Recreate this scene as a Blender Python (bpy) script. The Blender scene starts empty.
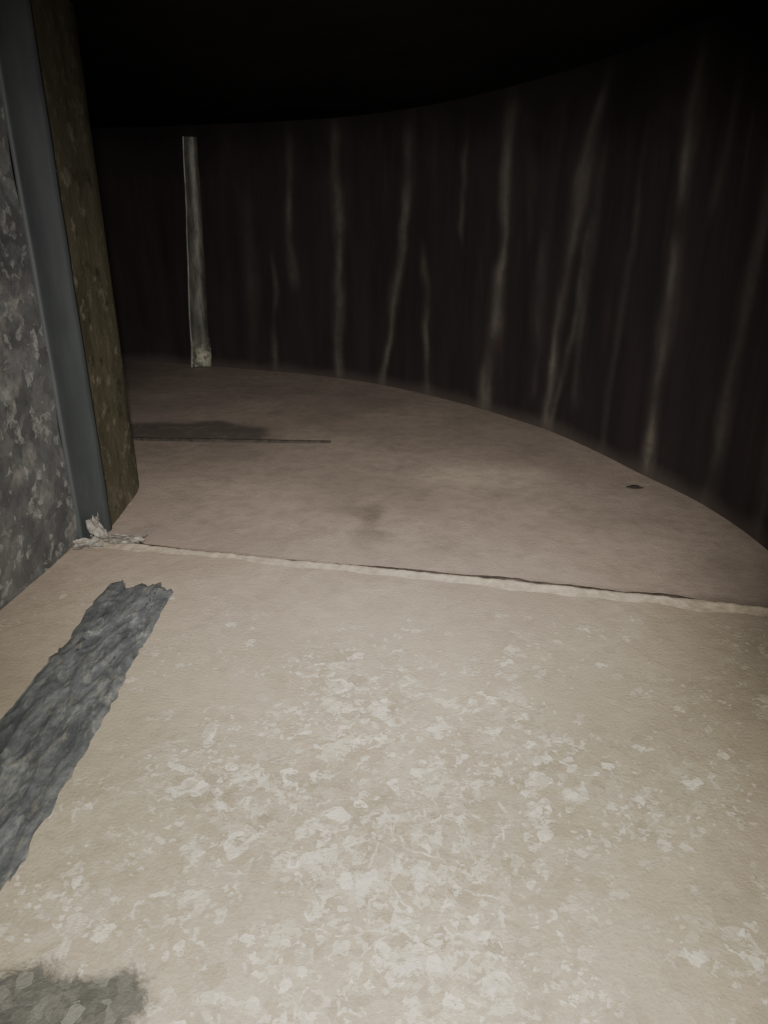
import bpy, math, random
from mathutils import Vector, noise
random.seed(4)
H=0.87
# ---------------------------------------------------------------- helpers
def smoothstep(a,b,x):
    if a==b: return 1.0 if x>a else 0.0
    t=max(0,min(1,(x-a)/(b-a))); return t*t*(3-2*t)
def Hf(y): return .935-.080*smoothstep(1.4,2.9,y)   # duct tapers towards the far end
def catmull(P,n):
    out=[]
    for i in range(len(P)-1):
        p0=P[max(i-1,0)];p1=P[i];p2=P[i+1];p3=P[min(i+2,len(P)-1)]
        for k in range(20):
            t=k/20
            out.append(tuple(0.5*((2*p1[j])+(-p0[j]+p2[j])*t+(2*p0[j]-5*p1[j]+4*p2[j]-p3[j])*t*t+(-p0[j]+3*p1[j]-3*p2[j]+p3[j])*t**3) for j in range(2)))
    out.append(P[-1]); return resample(out,n)
def resample(P,n):
    L=[0]
    for a,b in zip(P,P[1:]): L.append(L[-1]+math.dist(a,b))
    out=[];j=0
    for i in range(n+1):
        d=L[-1]*i/n
        while j<len(P)-2 and L[j+1]<d: j+=1
        t=(d-L[j])/max(1e-9,L[j+1]-L[j]); t=min(1,max(0,t))
        out.append((P[j][0]+(P[j+1][0]-P[j][0])*t,P[j][1]+(P[j+1][1]-P[j][1])*t))
    return out
def nz(x,y,z=0,s=1): return noise.noise(Vector((x*s,y*s,z*s)))
def make(name,verts,faces,mat,attrs=None,smooth=True):
    me=bpy.data.meshes.new(name); me.from_pydata(verts,[],faces); me.update()
    if attrs:
        for k,v in attrs.items():
            a=me.attributes.new(k,'FLOAT','POINT'); a.data.foreach_set('value',v)
    if smooth:
        me.polygons.foreach_set('use_smooth',[True]*len(me.polygons))
    ob=bpy.data.objects.new(name,me); bpy.context.collection.objects.link(ob)
    if mat: me.materials.append(mat)
    return ob
def gridfaces(nu,nv,off=0):
    return [(off+i*(nv+1)+j,off+(i+1)*(nv+1)+j,off+(i+1)*(nv+1)+j+1,off+i*(nv+1)+j+1) for i in range(nu) for j in range(nv)]
# ---------------------------------------------------------------- node helpers
class NT:
    def __init__(s,name):
        s.m=bpy.data.materials.new(name); s.m.use_nodes=True; s.t=s.m.node_tree; s.n=s.t.nodes; s.l=s.t.links
        s.b=s.n['Principled BSDF']; s.co=s.n.new('ShaderNodeTexCoord').outputs['Object']
    def put(s,sock,v):
        if isinstance(v,bpy.types.NodeSocket): s.l.new(v,sock)
        else: sock.default_value=v
    def noise(s,scale,detail=4,rough=.55,vec=None,dist=0):
        n=s.n.new('ShaderNodeTexNoise'); s.l.new(vec or s.co,n.inputs['Vector'])
        n.inputs['Scale'].default_value=scale;n.inputs['Detail'].default_value=detail;n.inputs['Roughness'].default_value=rough
        n.inputs['Distortion'].default_value=dist
        return n
    def warp(s,scale,amt,base=None):
        n=s.noise(scale,3,.6,base)
        v=s.n.new('ShaderNodeVectorMath');v.operation='MULTIPLY_ADD'
        s.l.new(n.outputs['Color'],v.inputs[0]); v.inputs[1].default_value=(amt,)*3; s.l.new(base or s.co,v.inputs[2])
        return v.outputs[0]
    def scale(s,sc):
        v=s.n.new('ShaderNodeVectorMath');v.operation='MULTIPLY';s.l.new(s.co,v.inputs[0]);v.inputs[1].default_value=sc
        return v.outputs[0]
    def vor(s,scale,vec,feat='F1'):
        n=s.n.new('ShaderNodeTexVoronoi');n.feature=feat;s.l.new(vec,n.inputs['Vector']);n.inputs['Scale'].default_value=scale
        return n
    def math(s,op,a,b=0.0,clamp=False):
        n=s.n.new('ShaderNodeMath');n.operation=op;n.use_clamp=clamp;s.put(n.inputs[0],a);s.put(n.inputs[1],b);return n.outputs[0]
    def rng(s,v,a,b,c=0.0,d=1.0,smooth=False):
        n=s.n.new('ShaderNodeMapRange');n.clamp=True
        if smooth:n.interpolation_type='SMOOTHSTEP'
        for i,x in enumerate((v,a,b,c,d)): s.put(n.inputs[i],x)
        return n.outputs[0]
    def mix(s,f,a,b):
        n=s.n.new('ShaderNodeMix');n.data_type='RGBA'
        s.put(n.inputs[0],f)
        for k,x in ((6,a),(7,b)):
            if isinstance(x,tuple) and len(x)==3:x=x+(1,)
            s.put(n.inputs[k],x)
        return n.outputs[2]
    def attr(s,name):
        n=s.n.new('ShaderNodeAttribute');n.attribute_name=name;return n.outputs['Fac']
    def sepr(s,col):
        n=s.n.new('ShaderNodeSeparateColor');s.l.new(col,n.inputs[0]);return n.outputs
    def bump(s,h,strength=.3,dist=.002):
        n=s.n.new('ShaderNodeBump');s.put(n.inputs['Height'],h);n.inputs['Strength'].default_value=strength;n.inputs['Distance'].default_value=dist
        s.l.new(n.outputs[0],s.b.inputs['Normal'])
    def out(s,col,rough=.7,metal=0.0,spec=.3):
        s.put(s.b.inputs['Base Color'],col if not isinstance(col,tuple) else col+(1,))
        s.put(s.b.inputs['Roughness'],rough);s.put(s.b.inputs['Metallic'],metal);s.put(s.b.inputs['Specular IOR Level'],spec)
        return s.m
# ---------------------------------------------------------------- materials
def m_floor():
    g=NT('dusty_galvanised_floor')
    fl=g.attr('flake'); bare=g.attr('bare'); far=g.attr('far')
    n1=g.noise(3.5,5,.6); n2=g.noise(28,6,.65); n3=g.noise(260,3,.6); n4=g.noise(9,6,.7)
    dust=g.mix(g.rng(n1.outputs[0],.35,.65),(.335,.288,.222),(.415,.36,.28))
    dust=g.mix(g.math('MULTIPLY',g.rng(n2.outputs[0],.4,.7),.45),dust,(.27,.228,.175))
    dustfar=g.mix(g.rng(n1.outputs[0],.35,.65),(.33,.268,.228),(.42,.345,.29))
    dustfar=g.mix(g.math('MULTIPLY',g.rng(n2.outputs[0],.42,.68),.5),dustfar,(.24,.197,.166))
    dustfar=g.mix(g.math('MULTIPLY',g.rng(n4.outputs[0],.5,.68),.4),dustfar,(.22,.182,.155))
    dustfar=g.mix(g.math('MULTIPLY',g.attr('pale'),g.rng(n2.outputs[0],.3,.6,1,.5)),dustfar,(.50,.435,.355))
    col=g.mix(far,dust,dustfar)
    w=g.warp(9,.05); w=g.warp(45,.014,w)
    wa=g.warp(25,.022)
    rg=g.noise(48,5,.75,None,.6).outputs[0]
    v1=g.vor(40,w); r1=g.sepr(v1.outputs['Color'])
    k1=g.rng(g.math('ADD',r1[0],g.math('MULTIPLY',fl,.12)),.96,1.01)
    k1=g.math('MULTIPLY',k1,g.rng(rg,.42,.50))
    v2=g.vor(85,wa); r2=g.sepr(v2.outputs['Color'])
    k2=g.rng(g.math('ADD',r2[0],g.math('MULTIPLY',fl,.23)),.99,1.06)
    k2=g.math('MULTIPLY',k2,g.rng(g.noise(110,4,.7).outputs[0],.40,.52))
    v3=g.vor(190,g.warp(70,.015)); r3=g.sepr(v3.outputs['Color'])
    cl=g.rng(g.noise(13,4,.65).outputs[0],.44,.60)
    k3=g.math('GREATER_THAN',g.math('ADD',r3[0],g.math('MULTIPLY',g.math('MULTIPLY',fl,cl),.5)),1.04)
    ve=g.vor(24,w,'DISTANCE_TO_EDGE').outputs['Distance']
    k4=g.math('MULTIPLY',g.math('LESS_THAN',ve,.035),g.rng(g.math('MULTIPLY',rg,g.math('ADD',.45,g.math('MULTIPLY',fl,.65))),.50,.56))
    k=g.math('MAXIMUM',g.math('MAXIMUM',k1,k2),g.math('MAXIMUM',g.math('MULTIPLY',k3,.7),g.math('MULTIPLY',k4,.8)))
    sub=g.mix(g.math('MULTIPLY',g.math('MULTIPLY',fl,g.rng(r2[1],.3,1)),.5),col,(.46,.415,.335))
    sub=g.mix(g.math('MULTIPLY',g.math('MULTIPLY',fl,g.rng(r1[2],.5,1)),.55),sub,(.235,.20,.155))
    sub=g.mix(g.math('MULTIPLY',g.math('MULTIPLY',fl,g.rng(r1[1],.55,1)),.4),sub,(.47,.43,.36))
    sub=g.mix(g.math('MULTIPLY',g.math('MULTIPLY',fl,g.rng(r3[2],.5,1)),.45),sub,(.235,.20,.155))
    flc=g.mix(r2[2],(.45,.41,.335),(.78,.74,.65))
    col=g.mix(g.math('MULTIPLY',k,g.rng(fl,0,.7,.22,.75)),sub,flc)
    col=g.mix(g.rng(g.noise(420,2,.6).outputs[0],.55,.75,0,.35),col,(.17,.145,.12))
    vb=g.vor(80,w); rb=g.sepr(vb.outputs['Color'])
    bc=g.mix(rb[0],(.060,.064,.064),(.115,.118,.115))
    bc=g.mix(g.rng(rg,.50,.62,0,.5),bc,(.17,.165,.15))
    bc=g.mix(g.math('MULTIPLY',g.math('GREATER_THAN',rb[1],.90),.4),bc,(.25,.25,.23))
    bm=g.rng(g.math('ADD',bare,g.math('MULTIPLY',g.math('SUBTRACT',rg,.5),1.5)),.30,.72)
    bm=g.math('MULTIPLY',bm,g.math('GREATER_THAN',bare,.02))
    col=g.mix(g.math('MULTIPLY',bm,.90),col,bc)
    col=g.mix(g.math('MULTIPLY',g.attr('dark_area'),g.rng(n2.outputs[0],.25,.5,.65,1)),col,(.085,.075,.065))
    rough=g.math('SUBTRACT',.80,g.math('MULTIPLY',g.math('MAXIMUM',k,bm),.42))
    g.bump(g.math('ADD',g.math('ADD',g.math('MULTIPLY',n2.outputs[0],.9),g.math('MULTIPLY',n3.outputs[0],.5)),g.math('MULTIPLY',k,.25)),.5,.004)
    return g.out(col,rough,g.math('MULTIPLY',bm,.2),.4)
def m_wall():
    g=NT('dark_wall'); st=g.attr('streak')
    v=g.scale((1,1,.12)); n=g.noise(14,5,.65,v); n2=g.noise(40,4,.6)
    base=g.mix(g.rng(n.outputs[0],.3,.75),(.020,.0165,.0172),(.035,.028,.0275))
    base=g.mix(g.math('MULTIPLY',g.rng(g.noise(30,3,.6,v).outputs[0],.60,.78),.3),base,(.066,.044,.036))
    z=g.n.new('ShaderNodeSeparateXYZ'); g.l.new(g.co,z.inputs[0])
    s=g.math('MULTIPLY',st,g.rng(n2.outputs[0],.25,.6,.6,1.0))
    col=g.mix(g.math('MINIMUM',s,1.0),base,(.165,.150,.126))
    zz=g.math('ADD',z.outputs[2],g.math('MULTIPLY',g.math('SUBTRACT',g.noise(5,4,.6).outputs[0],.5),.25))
    col=g.mix(g.rng(zz,.66,.92,0,.88,True),col,(.0085,.008,.008))  # wall colour gets darker towards the top
    lo=g.rng(g.math('ADD',z.outputs[2],g.math('MULTIPLY',g.math('SUBTRACT',g.noise(7,3,.5).outputs[0],.5),.05)),.040,-.012,0,.32,True)
    col=g.mix(lo,col,(.15,.125,.108))
    g.bump(g.math('ADD',n.outputs[0],st),.25,.004)
    return g.out(col,.8,0.0,.1)
def m_ceiling():
    g=NT('dark_ceiling'); n=g.noise(5,5,.6)
    col=g.mix(g.rng(n.outputs[0],.3,.7),(.008,.007,.007),(.015,.013,.013))  # nearly black, slightly mottled
    g.bump(n.outputs[0],.3,.004); return g.out(col,.85,0.0,.1)
def m_galv(name,dark=1.0,zs=1.0,sc=1.0,kk=.4):
    g=NT(name); w=g.warp(12,.07,g.scale((sc,sc,zs*sc))); w=g.warp(70,.014,w)
    v=g.vor(26,w); r=g.sepr(v.outputs['Color']); v2=g.vor(60,w); r2=g.sepr(v2.outputs['Color'])
    c=g.mix(r[0],(.10*dark,.104*dark,.105*dark),(.17*dark,.173*dark,.172*dark))
    rag=g.noise(60,5,.75).outputs[0]
    k=g.math('MULTIPLY',g.math('GREATER_THAN',r2[1],.80),g.rng(rag,.42,.56))
    n=g.noise(7,6,.7)
    c=g.mix(g.rng(n.outputs[0],.42,.64,0,.8),c,(.055*dark,.057*dark,.06*dark))
    c=g.mix(g.math('MULTIPLY',k,kk),c,(.42*dark,.425*dark,.40*dark))
    c=g.mix(g.rng(g.noise(10,5,.7).outputs[0],.54,.68,0,.6),c,(.28*dark,.27*dark,.245*dark))
    g.bump(g.math('ADD',g.noise(30,5,.6).outputs[0],g.math('MULTIPLY',r2[0],.3)),.5,.006)
    return g.out(c,g.rng(r[1],0,1,.45,.65),.2,.4)
def m_simple(name,c1,c2,scale=20,rough=.7,metal=0.,bump=.3,stretch=(1,1,1),bd=.004):
    g=NT(name); n=g.noise(scale,6,.65,g.scale(stretch))
    col=g.mix(g.rng(n.outputs[0],.35,.65),c1,c2); g.bump(n.outputs[0],bump,bd)
    return g.out(col,rough,metal,.3)
def m_foil():
    g=NT('wrinkled_foil'); s=g.scale((1.3,.5,1)); w=g.warp(20,.06,s)
    v=g.vor(45,w); r=g.sepr(v.outputs['Color']); n=g.noise(26,6,.75,s); n2=g.noise(90,5,.7,s)
    c=g.mix(g.rng(n.outputs[0],.36,.64),(.090,.098,.107),(.185,.195,.205))
    c=g.mix(g.math('MULTIPLY',g.math('GREATER_THAN',r[0],.78),g.rng(n2.outputs[0],.4,.6,0,.5)),c,(.32,.33,.33))
    c=g.mix(g.rng(n2.outputs[0],.53,.66,0,.5),c,(.28,.26,.22))
    g.bump(g.math('ADD',n.outputs[0],g.math('MULTIPLY',n2.outputs[0],.4)),.7,.007)
    return g.out(c,.5,.2,.4)
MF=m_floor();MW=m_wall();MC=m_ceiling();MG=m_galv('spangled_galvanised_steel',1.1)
def m_olive():
    g=NT('rusty_olive_metal'); n=g.noise(9,6,.7,g.scale((1,1,.35))); n2=g.noise(30,6,.7)
    c=g.mix(g.rng(n.outputs[0],.35,.65),(.065,.060,.038),(.145,.135,.090))
    c=g.mix(g.rng(n2.outputs[0],.54,.66,0,.8),c,(.24,.22,.175))
    c=g.mix(g.rng(g.noise(18,5,.7).outputs[0],.58,.68,0,.8),c,(.035,.03,.02))
    z=g.n.new('ShaderNodeSeparateXYZ'); g.l.new(g.co,z.inputs[0])
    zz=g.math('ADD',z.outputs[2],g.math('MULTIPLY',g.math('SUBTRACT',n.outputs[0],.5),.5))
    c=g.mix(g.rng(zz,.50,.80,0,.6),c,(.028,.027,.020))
    g.bump(n2.outputs[0],.6,.006); return g.out(c,.6,.15,.3)
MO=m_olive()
MS=m_simple('grey_flange_paint',(.040,.046,.048),(.068,.075,.077),8,.6,.05,.2,(1,1,.3))
MSEAM=m_simple('dusty_seam_metal',(.28,.24,.19),(.40,.345,.275),60,.8,0.,.7)
MGAP=m_simple('seam_gap_shade',(.06,.051,.046),(.18,.15,.13),50,.8)  # dark tone is the shade behind the lip, put into the colour
MT=m_foil()
MSC=m_simple('torn_tape_paper',(.12,.112,.10),(.32,.30,.27),40,.6,0.,.4)
MD=m_simple('dark_debris',(.03,.026,.022),(.07,.06,.05),60,.8)
# ---------------------------------------------------------------- plan curves
SL=(-.585,1.29); SR=(.715,1.005)
outer=[SR,(.727,1.26),(.695,1.49),(.622,1.70),(.473,2.062),(.157,2.486),(-.2035,2.772),(-.741,2.985),(-1.049,3.07),(-2.3,3.20)]
inner=[(-.555,1.368),(-.558,1.48),(-.572,1.62),(-.66,1.78),(-.85,1.90),(-1.15,1.96),(-2.3,2.0)]
OC=catmull(outer,640); IC=catmull(inner,160)
RL=(-.81,-.85); RR=(.30,-.85)
# ---------------------------------------------------------------- floor
def floor_attrs(x,y,front):
    fl=bare=st=pa=0.0
    if front:
        d=math.hypot((x-.0)/.40,(y-.55)/.48)
        fl=max(0,1.2-d*1.0)
        fl=max(fl*smoothstep(1.15,.78,y), .25*smoothstep(1.15,.9,y))
        fl=min(1,fl)+.45*nz(x,y,3,7)
        fl=max(0,min(1,fl))
        d=math.hypot((x+.265)/.070,(y-.378)/.058)+.3*nz(x,y,4,18); bare=max(bare,smoothstep(1.4,.6,d))
    else:
        a=smoothstep(-.28,-.36,x+.03*nz(x,y,2,20))*smoothstep(1.955,1.975,y)*smoothstep(2.17,2.12,y+.04*nz(x,y,1,7)+.25*max(0,x+.5))*smoothstep(-1.3,-1.0,x)  # darker rectangular patch with a sharp near edge
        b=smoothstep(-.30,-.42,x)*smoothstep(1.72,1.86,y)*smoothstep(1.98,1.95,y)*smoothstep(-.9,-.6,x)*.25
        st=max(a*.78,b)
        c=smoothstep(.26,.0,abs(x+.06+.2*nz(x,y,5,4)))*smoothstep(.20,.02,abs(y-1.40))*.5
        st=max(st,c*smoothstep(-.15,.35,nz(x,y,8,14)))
        st=max(st,.6*smoothstep(-.75,-1.15,x)*smoothstep(2.3,2.75,y))  # post's shadow on the far left floor, painted into the colour
        pa=.75*smoothstep(1.3,.3,math.hypot((x-.24-.5*(1.68-y))/.17,(y-1.68)/.09)+.3*nz(x,y,0,9))
    return fl,bare,st,pa
verts=[];FA=[];BA=[];SA=[];FR=[];PA=[]
nu,nv=230,230
for i in range(nu+1):
    a=i/nu
    for j in range(nv+1):
        b=j/nv; b=b**.8
        x0=RL[0]+(RR[0]-RL[0])*a; y0=RL[1]
        x1=SL[0]+(SR[0]-SL[0])*a; y1=SL[1]+(SR[1]-SL[1])*a
        x=x0+(x1-x0)*b; y=y0+(y1-y0)*b
        z=.0025*nz(x,y,0,5)
        verts.append((x,y,z)); f,bb,s,p_=floor_attrs(x,y,True); FA.append(f);BA.append(bb);SA.append(s);PA.append(p_);FR.append(.75*smoothstep(.75,1.2,y))
faces=gridfaces(nu,nv); off=len(verts)
INF=[SL]+IC; INF=resample(INF,220); OUF=resample(OC,220); nw=130
for i in range(221):
    for j in range(nw+1):
        t=j/nw; x=INF[i][0]+(OUF[i][0]-INF[i][0])*t; y=INF[i][1]+(OUF[i][1]-INF[i][1])*t
        z=-.008*smoothstep(0,2,i)+.003*nz(x,y,0,4)
        verts.append((x,y,z)); f,bb,s,p_=floor_attrs(x,y,False); FA.append(f);BA.append(bb);SA.append(s);PA.append(p_);FR.append(1.)
faces+= [tuple(reversed(q)) for q in gridfaces(220,nw,off)]
make('floor',verts,faces,MF,{'flake':FA,'bare':BA,'dark_area':SA,'far':FR,'pale':PA})
# ---------------------------------------------------------------- ceiling
verts=[]
A=resample([RL,SL],30)+INF[1:]; B=resample([RR,SR],30)+OUF[1:]
for a,b in zip(A,B):
    for j in range(41):
        t=j/40; y=a[1]+(b[1]-a[1])*t; verts.append((a[0]+(b[0]-a[0])*t,y,Hf(y)))
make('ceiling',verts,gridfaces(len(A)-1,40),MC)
# ---------------------------------------------------------------- outer curved wall with dust runs
ST=[(-.148,-.142,-.1355,0,.45,.010,.4),(-.120,-.118,-.116,.33,.88,.013,.5),(-.060,-.058,-.0593,0,.9,.016,.75),
(-.001,.0204,.0313,0,.9,.014,.85),(.0604,.052,.058,0,.50,.012,.6),(.097,.099,.097,.5,.9,.009,.4),(.139,.150,.150,0,.94,.015,.95),
(.228,.236,.260,0,.96,.013,.8),(.232,.256,.262,0,.6,.009,.55),(.263,.262,.263,.10,.75,.012,.3),(.308,.313,.3206,0,.8,.008,.3),
(.3765,.372,.369,0,.98,.013,.65),(.4667,.476,.4853,0,.94,.014,.4),(.201,.203,.206,.1,.6,.012,.25),(.405,.41,.421,.6,.94,.009,.3),
(-.175,-.17,-.168,0,.7,.02,.15),(.185,.185,.18,.5,.8,.012,.18),(.55,.55,.56,0,.87,.02,.3)]
nz_w=64; verts=[];SK=[]
for i,(x,y) in enumerate(OC):
    R=x/y; hh=Hf(y)
    for j in range(nz_w+1):
        z=-.012+(hh+.012)*j/nz_w; t=max(0,z/H); s=0
        for q,(b,m,tp,z0,z1,w,k) in enumerate(ST):
            c=b*(1-t)*(1-2*t)+4*m*t*(1-t)+tp*t*(2*t-1)
            wob=.005*nz(q*3.1,z,0,5)+.002*nz(q*7.7,z,3,16)
            ww=w*(1+.6*nz(q*5.3,z,1,7))
            d=(R-c-wob)*y
            if abs(d)<.1:
                s+=k*math.exp(-(abs(d)/ww)**2.1)*smoothstep(z0-.05,z0+.03,z)*smoothstep(z1+.02,z1-.14,z)*(.75+.9*nz(q,z,2,8))*(1-.25*t)*(.75+.5*nz(d*60,z*4,q,1))
        verts.append((x,y,z)); SK.append(max(0,min(1,s)))
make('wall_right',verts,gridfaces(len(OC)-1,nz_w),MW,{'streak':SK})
def flatwall(name,a,b,mat,z0=-.012,n=40,m=20,bulge=0.0):
    v=[]
    for i in range(n+1):
        for j in range(m+1):
            t=i/n; x=a[0]+(b[0]-a[0])*t; y=a[1]+(b[1]-a[1])*t; z=z0+(Hf(y)-z0)*j/m
            v.append((x+bulge*nz(x,y,z,7),y,z))
    return make(name,v,gridfaces(n,m),mat)
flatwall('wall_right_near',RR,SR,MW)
flatwall('wall_left',RL,SL,MG,n=120,m=60,bulge=.006)
flatwall('wall_rear',RR,RL,MC)
flatwall('wall_far',(-2.3,2.0),(-2.3,3.2),MW)
v=[]
for (x,y) in IC:
    for j in range(31): v.append((x,y,-.012+(Hf(y)+.012)*j/30))
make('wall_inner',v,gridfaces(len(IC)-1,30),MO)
prof=[(-.585,1.288),(-.579,1.287),(-.577,1.292),(-.5755,1.300),(-.561,1.345),(-.553,1.352),(-.549,1.360),(-.5495,1.369),(-.556,1.372)]
v=[]
for (x,y) in prof:
    for j in range(41):
        z=-.010+(Hf(y)+.010)*j/40; v.append((x+.0012*nz(x*9,z,0,9),y,z))
p=make('flange_post',v,gridfaces(len(prof)-1,40),MS)
# ---------------------------------------------------------------- floor seam lip
def seam(name,zbase,sgn,mat,hs=1.0,ws=1.0):
    n=260; v=[]
    for i in range(n+1):
        t=i/n; x=SL[0]+.012+(SR[0]-SL[0]-.02)*t; y=SL[1]+(SR[1]-SL[1])*t
        y+=.003*nz(t*9,0,0,1)
        h=(.0042+.003*smoothstep(.30,.55,t)*smoothstep(1.0,.85,t)+.002*nz(t*30,1,0,1)+.0018*nz(t*90,1,0,1))*hs
        wd=(.007+.003*nz(t*22,5,0,1))*ws
        P=[(-wd*4,-.002),(-wd*1.6,h*.3),(-wd*.6,h*.75),(0,h),(wd*.35,h*.85),(wd*.45,h*.3),(wd*.40,-.010)]
        for (dy,dz) in P: v.append((x+dy*.21,y+dy*.98,zbase+sgn*dz))
    return make(name,v,gridfaces(n,6),mat)
seam('trim_floor_seam',0,1,MSEAM)
seam('trim_ceiling_seam',Hf(1.1),-1,m_simple('ceiling_seam_metal',(.018,.016,.015),(.03,.027,.024),30,.7),2,2)
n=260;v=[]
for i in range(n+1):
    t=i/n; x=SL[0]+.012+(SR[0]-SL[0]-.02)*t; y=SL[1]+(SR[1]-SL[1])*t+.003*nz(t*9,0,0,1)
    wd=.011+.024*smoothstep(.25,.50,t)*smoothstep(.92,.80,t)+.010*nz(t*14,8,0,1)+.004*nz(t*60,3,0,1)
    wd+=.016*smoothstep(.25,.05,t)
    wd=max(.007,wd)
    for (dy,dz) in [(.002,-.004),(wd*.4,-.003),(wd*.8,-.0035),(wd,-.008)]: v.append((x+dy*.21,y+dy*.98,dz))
make('trim_seam_gap_shade',v,gridfaces(n,3),MGAP)  # dark ribbon drawn in place of the seam lip's shadow line
# ---------------------------------------------------------------- foil strip on the floor
def strip(name,c,mat,nu,nv,zf,tear):
    v=[]
    for i in range(nu+1):
        t=i/nu
        for j in range(nv+1):
            s=j/nv; x,y=c(t,s)
            e=tear*(nz(t*6,s*2,1,1)+.6*nz(t*25,s*3,2,1)+.3*nz(t*60,s*3,2,1))
            if s<.25: x-=e
            if s>.75: x+=e
            v.append((x,y,zf(x,y,t,s)))
    return make(name,v,gridfaces(nu,nv),mat)
def c(t,s):
    y=.30+(1.11-.30)*t; xl=-.50+.035*t; xr=-.360+.012*t
    y+=.03*nz(s*5,0,0,1)*smoothstep(.9,1,t)+.012*nz(s*16,0,0,1)*smoothstep(.93,1,t)+ (s-.5)*-.02*t
    return xl+(xr-xl)*s,y
def zf(x,y,t,s):
    a=1-abs(nz(x*28,y*9,0,1))*2; b=1-abs(nz(x*60,y*22,4,1))*2
    return .003+.0035*max(0,a)**3+.0022*max(0,b)**3-.004*(smoothstep(.9,1,s)+smoothstep(.1,0,s)+smoothstep(.985,1,t))
fs=strip('foil_tape_strip',c,MT,260,50,zf,.008)
# ---------------------------------------------------------------- torn tape scraps in the corner
def scrap(cx,cy,cz,w,l,rot,amp,lift,seed):
    v=[];n=26
    for i in range(n+1):
        for j in range(n+1):
            a=(i/n-.5);b=(j/n-.5)
            r=1+.5*nz(math.atan2(a,b)*1.2,seed,0,1)
            x=a*w*r;y=b*l*r
            z=amp*abs(nz(a*3+seed,b*3,0,1))+amp*.25*nz(a*8,b*8,seed,1)+lift*max(0,a+.5)**2
            X=x*math.cos(rot)-y*math.sin(rot);Y=x*math.sin(rot)+y*math.cos(rot)
            v.append((cx+X,cy+Y,cz+max(z,-.003)))
    return v,gridfaces(n,n)
V=[];F=[]
for args in [(-.548,1.300,.003,.040,.026,2.6,.012,.034,1.3),(-.500,1.290,.003,.085,.040,-.15,.008,.002,4.1),(-.553,1.262,.003,.026,.050,1.9,.010,.008,7.7),(-.56,1.31,.004,.02,.03,.4,.012,.035,9.2)]:
    a,f=scrap(*args); o=len(V); V+=a; F+=[tuple(k+o for k in q) for q in f]
make('torn_tape_scrap',V,F,MSC)
# ---------------------------------------------------------------- hanging sheet metal strip at back wall
v=[];n=50
pr=[(0,0),(.004,-.012),(.008,-.013),(.012,-.004),(.040,.006),(.060,.010),(.066,-.002)]
for i in range(n+1):
    z=-.004+(H-.05)*i/n; t=i/n; k=1.25-.45*t
    for (dx,dy) in pr:
        x=-.770+.054*t+dx*k+.003*nz(z*6,0,0,1)+.06*k*dx*nz(z*10,1,0,1); y=2.942+dy+.005*nz(z*8,dx*20,0,1)
        v.append((x,y,z))
def m_strip():
    g=NT('dull_galvanised_strip'); z=g.n.new('ShaderNodeSeparateXYZ'); g.l.new(g.co,z.inputs[0])
    n=g.noise(20,5,.7,g.scale((2,1,.4)))
    c=g.mix(g.rng(n.outputs[0],.4,.65),(.055,.055,.047),(.13,.13,.107))
    bl=g.math('MULTIPLY',g.rng(z.outputs[2],.11,.04,0,1),g.rng(g.noise(35,3,.6).outputs[0],.42,.56,0,.8))
    c=g.mix(bl,c,(.40,.39,.31))  # bright foot patch: a highlight painted into the strip's colour
    g.bump(n.outputs[0],.6,.006); return g.out(c,.5,.2,.4)
bs=make('bent_metal_strip',v,gridfaces(n,6),m_strip())
bs.data.materials.append(m_simple('edge_highlight',(.12,.125,.115),(.34,.35,.32),22,.45,.1,.3,(1,1,.5)))  # lighter material paints a highlight along the left rim
for p in bs.data.polygons:
    if p.index%6 in (0,1): p.material_index=1
v=[];n=40
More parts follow.
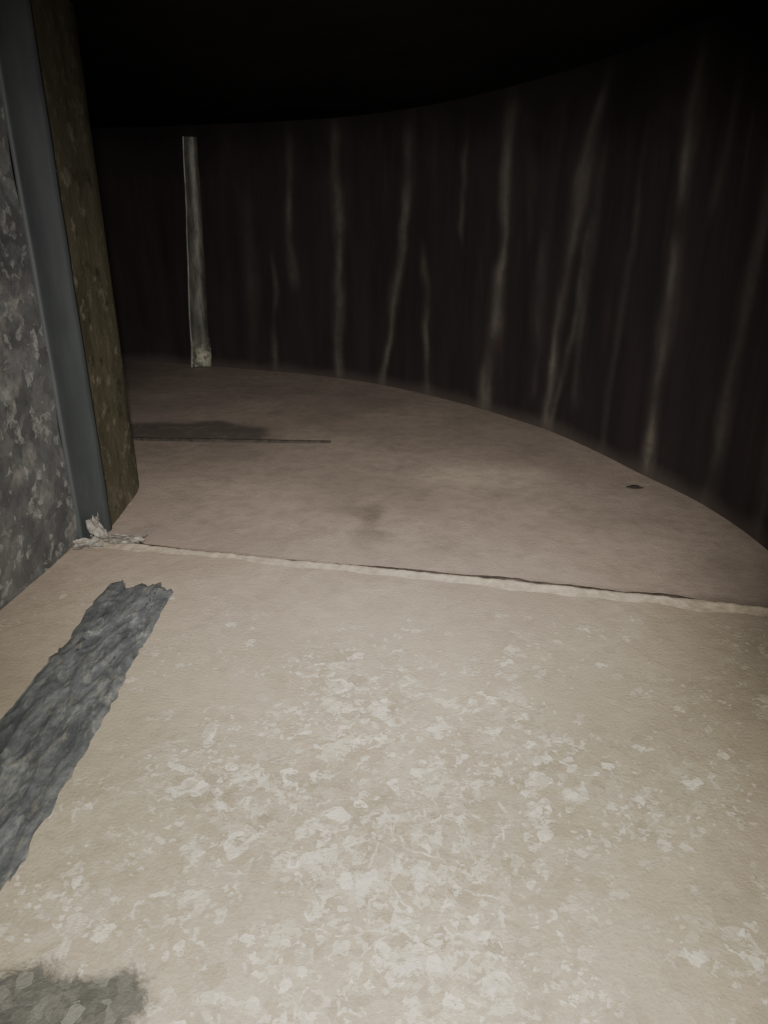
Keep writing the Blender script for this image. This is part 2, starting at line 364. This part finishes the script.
for i in range(n+1):
    t=i/n; x=-.72+.575*t; y=1.975-.035*t+.003*nz(t*8,0,0,1)
    wd=.009*(1-.4*t)
    for (dy,dz) in [(-wd,-.008),(-wd*.8,-.002),(0,.000),(wd*.8,-.002),(wd,-.008)]: v.append((x,y+dy,dz))
make('dark_floor_strip',v,gridfaces(n,4),MD)  # narrow dark line along the patch's near edge
def chip(name,cx,cy,z0,r,seed,mat):
    v=[(cx,cy,z0+r*.35)];m=14
    for k in range(m):
        a=2*math.pi*k/m; rr=r*(1+.9*nz(math.cos(a)*1.5+seed,math.sin(a)*1.5,seed,1))
        v.append((cx+rr*math.cos(a)*1.4,cy+rr*.8*math.sin(a),z0+.2*r*(1+nz(a,seed,0,1))))
    f=[(0,1+k,1+(k+1)%m) for k in range(m)]
    for k in range(m): v.append((v[1+k][0],v[1+k][1],z0-.001))
    f+=[(1+k,1+m+k,1+m+(k+1)%m,1+(k+1)%m) for k in range(m)]
    return make(name,v,f,mat,smooth=False)
chip('paint_chip_debris',.580,1.600,-.008,.012,1.1,MD)
# ---------------------------------------------------------------- lights
def spot(name,loc,target,e,angle,blend,size,col):
    l=bpy.data.lights.new(name,'SPOT');l.energy=e;l.spot_size=math.radians(angle);l.spot_blend=blend;l.shadow_soft_size=size;l.color=col
    o=bpy.data.objects.new(name,l);bpy.context.collection.objects.link(o);o.location=loc
    o.rotation_euler=(Vector(target)-Vector(loc)).to_track_quat('-Z','Y').to_euler();return o
spot('phone_flash',(.03,.0,.66),(-.04,.66,0),66,90,1.0,.02,(1,.965,.85))
spot('far_fill_light',(.02,-.05,.70),(-.05,2.2,.1),126,70,1.0,.03,(1,.955,.90))  # added fill spot beside the flash, brightens the far floor and walls
w=bpy.data.worlds.new('World');bpy.context.scene.world=w;w.use_nodes=True
w.node_tree.nodes['Background'].inputs[0].default_value=(.01,.01,.012,1)
# ---------------------------------------------------------------- camera
cd=bpy.data.cameras.new('camera');co=bpy.data.objects.new('camera',cd);bpy.context.collection.objects.link(co)
co.location=(0,0,.6);co.rotation_euler=(math.radians(90-22.7),0,0)
cd.sensor_fit='VERTICAL';cd.sensor_height=36;cd.lens=740/1024*36;cd.clip_start=.01
bpy.context.scene.camera=co
